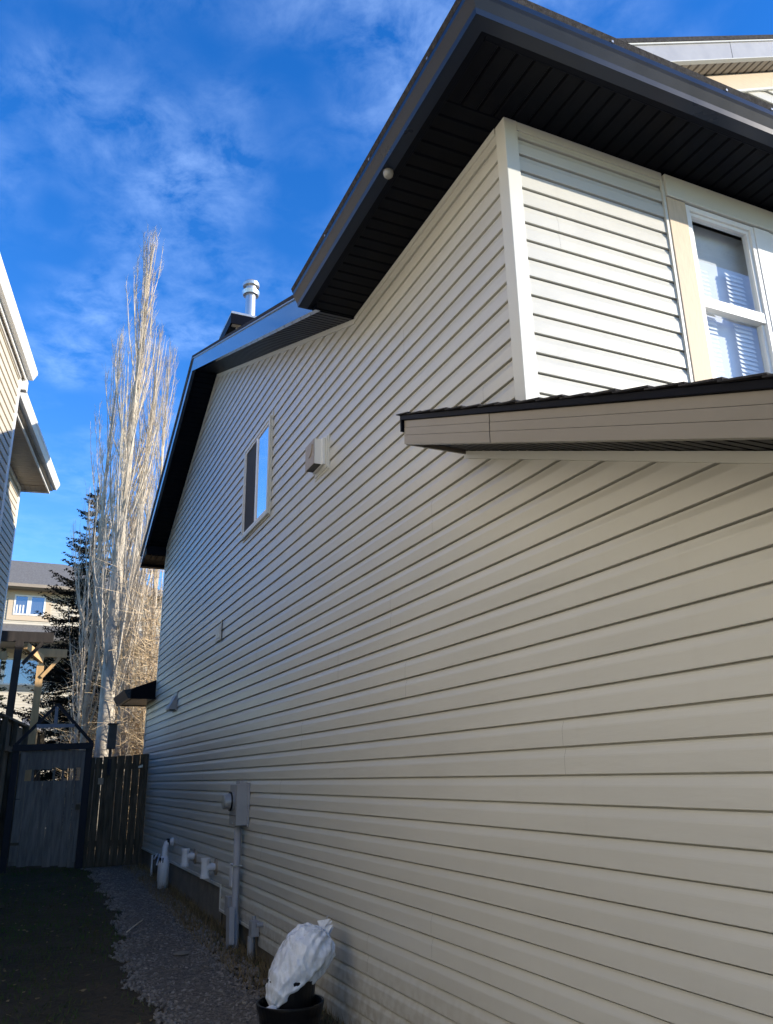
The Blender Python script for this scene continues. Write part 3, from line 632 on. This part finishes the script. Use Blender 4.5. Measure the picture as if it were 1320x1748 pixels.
# ================================================================ BINS AND BAG
BX, BY = -.42, 5.36
pot = MB(); pot.lathe((BX, BY, -1.60), [(.165, 0), (.190, .24), (.203, .28), (.208, .30), (.208, .312), (.194, .312), (.186, .29), (.15, .03)], 40)
pot.build('round_planter', 'black', smooth=False, loc=(BX, BY, -1.6), label='wide round black tub standing against the wall', category='tub', bevel=.002)
pot = MB(); pot.lathe((BX+.01, BY+.01, -1.56), [(.11, 0), (.148, .36), (.155, .39), (.150, .40), (.14, .39), (.11, .03)], 32)
pot.build('bucket', 'black', loc=(BX, BY, -1.56), label='black plastic bucket inside the round tub', category='bucket', bevel=.002)
bag = MB(); nu, nv = 120, 130
ax0, ax1 = V((BX-.09, BY-.01, -1.285)), V((-.225, 5.37, -.95)); dax = (ax1-ax0); L = dax.length; dz = dax.normalized(); px_ = V((0, 1, 0)).cross(dz).normalized(); py_ = dz.cross(px_)
def brad(t):
    k = [(0, .02), (.06, .075), (.18, .115), (.35, .145), (.55, .165), (.72, .178), (.86, .160), (.95, .12), (1.0, .05)]
    for (a, ra), (b, rb) in zip(k, k[1:]):
        if t <= b: u = (t-a)/(b-a); u = u*u*(3-2*u); return ra+(rb-ra)*u
    return .04
for j in range(nv+1):
    t = j/nv; c = ax0+dax*(t*1.18-.10)+V((-.025*math.sin(t*math.pi), 0, 0))
    for i in range(nu):
        a = 2*math.pi*i/nu; r = brad(t)
        q = V((math.cos(a)*1.4, math.sin(a)*1.4, t*3.2))
        fold = abs(noise.noise(q*1.3+V((3, 1, 0))))*.055+abs(noise.noise(V((math.cos(a+t*3)*3.2, math.sin(a+t*3)*3.2, t*7.5))))**.9*.020+abs(noise.noise(V((math.cos(a)*7+t*4, math.sin(a)*7, t*11))))**1.0*.012
        pl_ = .012*math.sin(a*15+6*noise.noise(V((a, t*2, 8))))*(max(0, t-.62)/.38+max(0, .2-t)*3)
        r = r*(1.01-fold*2.7)+pl_
        bag.v.append(tuple(c+px_*math.cos(a)*r*.92+py_*math.sin(a)*r*1.02))
for j in range(nv):
    for i in range(nu): i2 = (i+1) % nu; bag.f.append((j*nu+i, j*nu+i2, (j+1)*nu+i2, (j+1)*nu+i))
bag.f.append(tuple(range(nu))[::-1]); bag.f.append(tuple(nv*nu+i for i in range(nu)))
c = ax0+dax*-.12; bag.tube([c+V((0, -.02, .02)), c+V((.0, -.05, -.03)), c+V((.02, -.07, -.06))], [.045, .018, .012], 10)
for s in range(9):     # gathered plastic ears at the tied top
    a = s*.7; p = ax1+dax*.10+V((.03*math.cos(a), .07*math.sin(a), .03*math.sin(a*2)+.01)); bag.add([p, p+V((.03, .02*math.cos(a), .035)), p+V((.04*math.sin(a), .05, .02)), p+V((0, .02, -.03))], [(0, 1, 2, 3)])
bag.build('plastic_bag', 'bag', smooth=True, loc=tuple(ax0), label='crumpled full white plastic bag leaning on the siding', category='bag')

# ================================================================ FENCES AND GATE
YG = 14.72
def boards(mb, a, b, z0, z1, w=.14, th=.018, gap=.003, seed=1, n=(0, -1, 0), zj=.02, sag=0.):
    rnd = random.Random(seed); a, b = V((a[0], a[1], 0)), V((b[0], b[1], 0)); L = (b-a).length; d = (b-a)/L; k = max(1, round(L/w)); st = L/k; nn = V(n)*th
    for i in range(k):
        p, q = a+d*(i*st+rnd.uniform(0, gap)), a+d*((i+1)*st-gap*rnd.random()); t = rnd.uniform(-zj, zj); o = nn*rnd.uniform(0, .3); lo = rnd.uniform(-.02, .02)+sag*i/k
        f = lambda v, z: v+o+V((0, 0, z))
        mb.hexa([f(p, z0+lo), f(q, z0+lo), f(q, z0+lo)-nn, f(p, z0+lo)-nn, f(p, z1+t), f(q, z1+t), f(q, z1+t)-nn, f(p, z1+t)-nn])
    return mb
# gate with painted arch
GT = thing('garden_gate', (-1.55, YG, -1.33), 'tall grey board gate in a dark navy frame topped by a triangular truss', 'gate')
MB().beam((-2.085, YG, -1.45), (-2.10, YG, .56), .10, .09, (0, 1, 0)).build('post', 'navy', GT, bevel=.004)
MB().beam((-.985, YG, -1.45), (-.99, YG, .60), .11, .09, (0, 1, 0)).build('post', 'navy', GT, bevel=.004)
MB().beam((-2.16, YG-.05, .535), (-.93, YG-.05, .575), .05, .10).build('lintel', 'navy', GT, bevel=.003)
MB().beam((-2.12, YG-.02, .58), (-1.555, YG-.02, 1.235), .05, .055, (0, 1, 0)).build('rafter', 'navy', GT)
MB().beam((-1.555, YG-.022, 1.24), (-.955, YG-.022, .62), .05, .055, (0, 1, 0)).build('rafter', 'navy', GT)
MB().beam((-1.84, YG-.03, .885), (-1.26, YG-.03, .895), .05, .055).build('collar_tie', 'greypaint', GT)
MB().beam((-1.555, YG-.035, .92), (-1.56, YG-.035, 1.19), .05, .05, (0, 1, 0)).build('king_post', 'greypaint', GT)
lf = MB(); x0, x1 = -2.02, -1.045
boards(lf, (x0, YG-.03), (x1, YG-.03), -1.22, .06-.03, .115, seed=3, sag=-.06, zj=.0); boards(lf, (x0, YG-.03), (x1, YG-.03), .215, .50, .115, seed=4, zj=.012)
lf.box(x0, x0+.09, YG-.06, YG-.048, -1.15, .47); lf.box(x1-.05, x1, YG-.06, YG-.048, -1.2, .47)
lf = lf.build('gate_leaf', 'gatew', GT)
MB().box(x0, x1, YG-.008, YG+.03, .40, .48).build('gate_rail', 'gatew', lf); MB().box(x0, x1, YG-.008, YG+.03, -.95, -.86).build('gate_rail', 'gatew', lf)
for x in (-1.83, -1.51, -1.375, -1.20): MB().box(x, x+.035, YG-.005, YG+.02, -.1, .3).build('baluster', 'gatew', lf)
MB().box(-1.12, -1.05, YG-.075, YG-.049, -.42, -.34).build('latch', 'black', lf); MB().box(-2.03, -1.90, YG-.062, YG-.049, -.92, -.88).build('hinge', 'black', lf)
MB().box(-2.03, -1.96, YG-.066, YG-.06, -.245, -.235).build('hinge', 'black', lf)
# fence panel between gate and house
FP = thing('fence_panel', (-.45, YG+.1, -1.3), 'dark weathered board fence between the gate and the house corner', 'fence')
fb = MB(); rnd = random.Random(12); yy = YG+.04
xs_ = [(-.93, -.868), (-.862, -.752), (-.744, -.640), (-.634, -.520), (-.511, -.396), (-.388, -.276), (-.266, -.150), (-.143, -.02)]
for i, (a, b) in enumerate(xs_):
    o = rnd.uniform(0, .01); zt = .385+.05*i/8+rnd.uniform(-.012, .012)
    fb.hexa([(a, yy-o, -1.36), (b, yy-o, -1.36), (b, yy-o+.018, -1.36), (a, yy-o+.018, -1.36), (a+.006*rnd.random(), yy-o, zt), (b-.008*rnd.random(), yy-o, zt), (b, yy-o+.018, zt), (a, yy-o+.018, zt)])
fb.build('board', 'fence', FP, label='row of upright weathered boards')
MB().box(-.93, .0, yy+.02, yy+.06, .20, .29).build('rail', 'fence', FP); MB().box(-.93, .0, yy+.02, yy+.06, -1.0, -.91).build('rail', 'fence', FP)
MB().box(-.075, -.012, yy-.05, yy-.002, -1.38, .44).build('post', 'fence', FP, bevel=.004)
MB().box(-.66, -.57, yy-.045, yy-.006, -1.38, .30).build('post', 'fence', FP)
MB().box(-.80, -.715, yy-.012, yy-.004, -.04, .06).build('pale_square', 'tan', FP, label='small pale square on the fence')  # small pale square set on the boards
MB().box(-.68, -.62, yy-.06, yy-.046, .10, .36).build('cap_block', 'navy', FP)
MB().prism([(-.17, yy-.012, .24), (-.10, yy-.012, .27), (-.10, yy-.012, .22), (-.17, yy-.012, .215)], (0, -.01, 0)).build('bracket', 'galv', FP)
# side fence behind the gate, running with the neighbour's lot line
SF = thing('lot_fence', tuple(F(16, -4.75, -1.3)), 'taller dark panel fence with capped top rail running back behind the gate at left', 'fence')
A_, B_ = F(13.75, -4.74, 0), F(19.2, -4.86, 0)
dd = (B_-A_).normalized(); 
boards(MB(), A_, B_, -1.5, .98, .14, seed=8, gap=.006, n=(dd.y, -dd.x, 0)).build('board', 'fence', SF, label='row of upright weathered boards')
MB().beam(A_+V((0, 0, 1.03)), B_+V((0, 0, 1.03)), .12, .04).build('top_rail', 'fence', SF)
MB().beam(A_+V((.03, 0, .55)), B_+V((.03, 0, .55)), .05, .09).build('rail', 'fence', SF)
for t in (.05, .25, .5, .75, .98):
    p = A_.lerp(B_, t)+NN*.05; MB().box(p.x-.045, p.x+.045, p.y-.045, p.y+.045, -1.5, 1.01).build('post', 'fence', SF)
bx = MB(); bx.box(-.55, -.40, 16.3, 16.45, .58, 1.02); bx.box(-.57, -.38, 16.28, 16.47, 1.02, 1.045); bx.box(-.50, -.45, 16.45, 16.5, -1.4, .9)
bx.build('utility_box', 'darkgrey', loc=(-.5, 16.5, -1.35), bevel=.008, label='dark grey box on a post behind the fence beside the poplar trunk', category='utility box')

# ================================================================ PERGOLA
PG = thing('pergola', (-2.019, 16.704, -1.3), 'timber pergola with one shaded dark post and one fresh timber post behind the fence', 'pergola')  # the dark members carry their shadow in the timber colour
MB().beam((-3.411, 16.182, 2.549), (-1.688, 16.182, 2.567), .07, .19).build('beam', 'shadedtimber', PG, label='shaded horizontal beam, coloured dark')
MB().beam((-2.262, 16.199, 2.488), (-2.280, 16.199, 1.044), .13, .13, (0, 1, 0)).build('post', 'shadedtimber', PG, label='shaded post, coloured dark')
MB().box(-2.33, -2.185, 16.12, 16.28, 2.35, 2.488).build('post_cap', 'shadedtimber', PG)
MB().beam((-2.262, 16.199, 1.087), (-2.280, 16.199, -1.3), .13, .13, (0, 1, 0)).build('post', 'shadedtimber', PG, label='lower length of the shaded post')
MB().beam((-2.167, 16.191, 2.071), (-1.871, 16.191, 2.471), .06, .11, (0, 1, 0)).build('brace', 'shadedtimber', PG, label='shaded diagonal brace, coloured dark')
MB().beam((-1.845, 17.052, 2.149), (-1.845, 17.052, -1.3), .13, .13, (0, 1, 0)).build('post', 'timber', PG, label='pale fresh timber post')
MB().beam((-2.062, 17.009, 2.401), (-1.392, 17.009, 2.401), .07, .16).build('beam', 'timber', PG, label='short fresh timber beam')
MB().beam((-2.149, 16.286, 2.419), (-1.827, 16.965, 2.262), .06, .14).build('rafter', 'timber', PG, label='fresh timber rafter')
MB().beam((-1.810, 17.000, 1.931), (-1.514, 17.000, 2.314), .06, .09, (0, 1, 0)).build('brace', 'timber', PG, label='fresh timber diagonal brace')
MB().beam((-3.411, 17.095, 2.332), (-2.454, 17.095, 2.332), .07, .14).build('beam', 'timber', PG, label='long fresh timber rail')

# ================================================================ HOUSE ACROSS THE BACK
BH = thing('house', (-2, 36, -1), 'cream two storey house with grey shingle roofs far behind the yard', 'house')
YB = 36.
mb = siding(MB(), (0, YB, 0), (1, 0, 0), (0, -1, 0), 0, 68, lambda z: (-8, 3.2), joints=5, seed=61); mb.build('wall', 'cream', BH)
MB().box(-8, 3.2, YB+.01, YB+8, -1.5, 7.72).build('sheathing', 'cream', BH)
mb = MB(); slab(mb, [(-9, YB-.6, 7.78), (3.8, YB-.6, 7.78), (-.9, YB+4.2, 9.9), (-4, YB+4.2, 9.9)], .04); slab(mb, [(3.8, YB-.6, 7.78), (3.8, YB+9, 7.78), (-.9, YB+4.2, 9.9)], .04); mb.build('roof', 'shingleg', BH)
mb = MB(); mb.box(-9, 3.8, YB-.62, YB-.58, 7.60, 7.77); mb.build('fascia', 'fascia', BH); MB().box(-9, 3.8, YB-.74, YB-.625, 7.63, 7.76).build('gutter', 'tan', BH)
MB().box(-9, 3.8, YB-.58, YB, 7.62, 7.66).build('soffit', 'fascia', BH)
def bwin(x0, x1, z0, z1, mid, y=YB, tw=.22, pm='paneg'):
    t = MB(); t.box(x0-tw, x0, y-.05, y-.017, z0-tw, z1+tw); t.box(x1, x1+tw, y-.05, y-.017, z0-tw, z1+tw); t.box(x0, x1, y-.05, y-.017, z1, z1+tw); t.box(x0, x1, y-.05, y-.017, z0-tw, z0)
    t = t.build('window', 'beigeh', BH)
    f = MB()
    for a, b in ((x0, mid-.02), (mid+.02, x1)):
        f.box(a, a+.06, y-.07, y-.02, z0, z1); f.box(b-.06, b, y-.07, y-.02, z0, z1); f.box(a+.06, b-.06, y-.07, y-.02, z1-.06, z1); f.box(a+.06, b-.06, y-.07, y-.02, z0, z0+.06)
    f.box(mid-.019, mid+.019, y-.06, y-.02, z0, z1)
    f.build('frame', 'white', t)
    MB().box(x0+.06, mid-.08, y-.035, y-.03, z0+.06, z1-.06).build('pane', pm, t); MB().box(mid+.08, x1-.06, y-.035, y-.03, z0+.06, z1-.06).build('pane', pm, t)
    return t
w = bwin(-2.80, -1.60, 6.58, 7.42, -2.22)
c = MB(); 
for x in (-2.70, -2.58, -2.46): c.box(x, x+.06, YB-.045, YB-.037, 6.66, 7.0)
c.build('curtain', 'white', w)
bwin(-4.1, -1.58, 3.75, 4.80, -2.9)
# lower roof of that house
mb = MB(); slab(mb, [(-9, YB-2.6, 5.40), (2.8, YB-2.6, 5.40), (2.8, YB-.02, 6.20), (-9, YB-.02, 6.20)], .05); mb.build('lower_roof', 'shingleg', BH)
MB().box(-9, 2.8, YB-2.66, YB-2.61, 5.20, 5.38).build('lower_fascia', 'fascia', BH)
MB().box(-9, 2.8, YB-2.6, YB-.02, 5.20, 5.24).build('lower_soffit', 'fascia', BH)
dk = thing('deck', (-3, 30, -1.3), 'pale raised deck with solid railing in front of the back house', 'deck')
MB().box(-5.5, -2.35, 29.8, 32, 1.5, 1.62).build('floor', 'white', dk); MB().box(-5.5, -2.35, 29.75, 29.8, .4, 1.62).build('skirt', 'grey', dk); MB().box(-5.5, -2.35, 29.7, 29.82, 1.95, 2.03).build('rail', 'white', dk)
for x in (-4.6, -3.6, -2.42): MB().box(x, x+.08, 29.75, 29.83, -1.3, 1.97).build('post', 'white', dk)
sh = MB(); sh.box(-1.9, -.4, 27.5, 29, -1.3, 1.55); sh = sh.build('shed', 'cream', loc=(-1, 28, -1.3), label='small cream garden shed between the fence and back house', category='shed')
mb = MB(); slab(mb, [(-2.0, 27.4, 1.5), (-.3, 27.4, 1.5), (-.3, 29.1, 2.0), (-2.0, 29.1, 2.0)], .05); WORG[sh.name] = V((-1, 28, -1.3)); mb.build('roof', 'shingleg', sh)
MB().box(-1.75, -1.35, 27.485, 27.497, .3, 1.3).build('door', 'tan', sh)

# ================================================================ TREES
def limb(mb, p, d, L, r, seg, bend, rnd, wob=.06, n=4, rt_=.25):
    pts = [p.copy()]; rad = [r]; d = d.normalized()
    for i in range(seg):
        d = (d+V((0, 0, bend))+V((rnd.uniform(-wob, wob), rnd.uniform(-wob, wob), 0))).normalized()
        p = p+d*(L/seg); pts.append(p.copy()); rad.append(r*(1-(1-rt_)*(i+1)/seg))
    mb.tube(pts, rad, n, caps=False); return pts, rad, d
def poplar(base, H_, R, r0, seed, limbs, name='poplar_tree', label='', tw=.0030, lo=.16, second=0, bm='bark', dens=1.):
    rnd = random.Random(seed); T = thing(name, tuple(base), label, 'tree', 'bare poplar trees behind the fence')
    tr = MB(); base = V(base); pts, rad = [], []; n = 22; ph = rnd.uniform(0, 6)
    for i in range(n+1):
        t = i/n; pts.append(base+V((.10*math.sin(t*5+ph)*t, .08*math.sin(t*4+ph*2)*t, H_*t))); rad.append(r0*(1.18 if i == 0 else 1)*(1-t)**.85+.006)
    tr.tube(pts, rad, 12)
    def at(t): k = min(n-1, int(t*n)); return pts[k].lerp(pts[k+1], t*n-k), rad[k]
    cr = MB()
    for i in range(limbs):
        t = lo+(.97-lo)*(i+rnd.random())/limbs; p, rr = at(t)
        a = rnd.uniform(0, 6.283); prof = math.sin(math.pi*min(1, (t*.92+.12)))**.7
        L = H_*(.10+.20*(1-t)*rnd.uniform(.6, 1.2))+.4; L = min(L, (1.02-t)*H_+.2); out = R*prof*rnd.uniform(.35, 1.15)
        out *= (1-.45*t**3); slope = out/max(L, .3)
        d = V((math.cos(a)*slope*2.2, math.sin(a)*slope*2.2, 1)); rl_ = min(rr*.40, .004+.0055*L)
        seg = 8; q, ra, _ = limb(tr if rl_ > .022 else cr, p, d, L, rl_, seg, .30, rnd, .07, 6 if rl_ > .02 else 4)
        ns = int(4.2*dens*L*(1-.45*t))+3
        for j in range(ns):
            u = rnd.uniform(.12, 1); k = min(seg-1, int(u*seg)); pp = q[k].lerp(q[k+1], u*seg-k); a2 = rnd.uniform(0, 6.283)
            L2 = rnd.uniform(.35, 1.0)*(.6+.5*(1-u))*(1-.35*t); s2 = rnd.uniform(.25, .65)*(1-.5*t)
            q2, r2_, _ = limb(cr, pp, V((math.cos(a2)*s2, math.sin(a2)*s2, .8)), L2, tw*1.5, 4, .22, rnd, .13, 3)
            for k3 in range(int(1.6*dens+rnd.random())):
                u3 = rnd.random(); kk = min(3, int(u3*4)); p3 = q2[kk].lerp(q2[kk+1], u3*4-kk); a3 = rnd.uniform(0, 6.283)
                limb(cr, p3, V((math.cos(a3)*.6, math.sin(a3)*.6, .9)), rnd.uniform(.1, .3)*(1-.4*t), tw, 2, .2, rnd, .15, 3)
    tr.build('trunk', bm, T, smooth=True); cr.build('crown', 'twig', T)
    return T
poplar((-.40, 18.5, -1.3), 14.3, 1.15, .20, 11, 96, dens=1.8, label='tallest pale bare poplar rising above the fence beside the house')
poplar((.02, 19.0, -1.3), 11.9, .95, .16, 12, 56, dens=1.6, label='slightly shorter bare poplar with white bark just right of the tallest one', bm='bark')
poplar((-.76, 19.6, -1.3), 12.0, .8, .075, 13, 46, dens=1.4, label='slim bare poplar on the left side of the tallest one')
poplar((.58, 19.8, -1.3), 11.9, .95, .085, 14, 60, dens=1.5, label='slim bare poplar closest to the black gable edge')
poplar((-.95, 19.3, -1.3), 7.0, .45, .04, 15, 16, dens=.7, label='low thin bare poplar in front of the spruce')
def thicket(base, H_, R, seed, stems, label):
    rnd = random.Random(seed); T = thing('bare_shrub', base, label, 'shrub', 'tangled bare shrubs behind the fence'); mb = MB(); b = V(base)
    for i in range(stems):
        a = rnd.uniform(0, 6.283); rr = R*.7*rnd.random()**.5; p = b+V((math.cos(a)*rr, math.sin(a)*rr, 0)); L = H_*rnd.uniform(.45, 1.0)
        q, _, _ = limb(mb, p, V((rnd.uniform(-.25, .25), rnd.uniform(-.25, .25), 1)), L, .013, 9, .02, rnd, .16, 4)
        for j in range(int(L*8)):
            u = rnd.uniform(.05, 1); k = min(8, int(u*9)); pp = q[k].lerp(q[k+1], u*9-k); a2 = rnd.uniform(0, 6.283)
            limb(mb, pp, V((math.cos(a2), math.sin(a2), rnd.uniform(-.3, .9))), rnd.uniform(.25, .8), .0065, 4, rnd.uniform(-.1, .15), rnd, .35, 3)
    mb.build('stems', 'twigd', T); return T
thicket((.80, 18.4, -1.3), 6.2, .55, 1, 80, 'tall tangle of tan bare stems against the house corner')
thicket((.10, 20.4, -1.3), 4.6, .5, 2, 60, 'tan bare stems directly behind the small rear eave')
thicket((1.25, 20.2, -1.3), 6.8, .6, 3, 60, 'farther tan bare stems seen past the house corner')
thicket((.25, 21.0, -1.3), 5.5, .9, 5, 60, 'brown stems in the gap behind the two poplar trunks')
thicket((-.80, 19.2, -1.3), 4.0, .35, 4, 22, 'sparse bare stems left of the poplar trunk')
def spruce(base, H_, R, seed, label, name='spruce_tree', layers=26, nm='needle', per=15, gap=1., grp=None):
    rnd = random.Random(seed); T = thing(name, base, label, 'tree', grp); b = V(base)
    tr = MB(); tr.tube([b, b+V((0, 0, H_*.5)), b+V((0, 0, H_))], [R*.085, R*.05, .01], 8); mb = MB()
    for l in range(layers):
        t = (l+.5)/layers; z = H_*(.06+.93*t); Rl = R*(1-t)**.8+.08*R
        for i in range(max(5, int(per*(1-t*.55)))):
            a = rnd.uniform(0, 6.283); L = Rl*rnd.uniform(.65, 1.12); p = b+V((0, 0, z+rnd.uniform(-.1, .1))); d = V((math.cos(a), math.sin(a), -.10+.35*t)); n = max(4, int(L/.085))
            pts = [p+d*L*(k/n)+V((0, 0, -.16*L*math.sin(k/n*2.3)+.12*L*(k/n)**3)) for k in range(n+1)]
            tr.tube([pts[0], pts[n//2], pts[n]], [.016, .010, .004], 3, caps=False)
            sd_ = V((-d.y, d.x, 0)).normalized()
            for k in range(1, n+1):
                f = k/n; tl = L*.36*(1-f)+.09
                for sgn in (-1, 1, 0):
                    dirn = (sd_*sgn+d*.7+V((0, 0, rnd.uniform(-.35, .1)))).normalized(); tl2 = tl*rnd.uniform(.6, 1.15) if sgn else .12; m2 = max(2, int(tl2/.05))
                    for e in range(m2):
                        c0 = pts[k]+dirn*tl2*(e/m2); ln = rnd.uniform(.035, .06)
                        for w_ in range(3):
                            v = (dirn*.8+V((rnd.uniform(-1, 1), rnd.uniform(-1, 1), rnd.uniform(-.6, .9)))).normalized()*ln; s_ = v.cross(V((0, 0, 1))).normalized()*.026
                            mb.add([c0-s_, c0+s_, c0+v], [(0, 1, 2)])
    tr.build('trunk', 'sbark', T); mb.build('crown', nm, T); return T
spruce((-.82, 22.0, -1.3), 8.9, 2.0, 3, 'dark spreading spruce standing left of the poplars', layers=34, per=17)
spruce((-2.75, 26, -.6), 4.4, .42, 5, 'narrow small conifer in front of the lower back window', name='small_conifer', layers=16, nm='cedar', per=9)
spruce((-3.25, 26.4, -.6), 3.0, .5, 6, 'squat rounded conifer at the left edge near the deck', name='small_conifer', layers=12, nm='cedar', per=9)
scene.render.film_transparent = False
scene.cycles.max_bounces = 8
scene.cycles.diffuse_bounces = 4
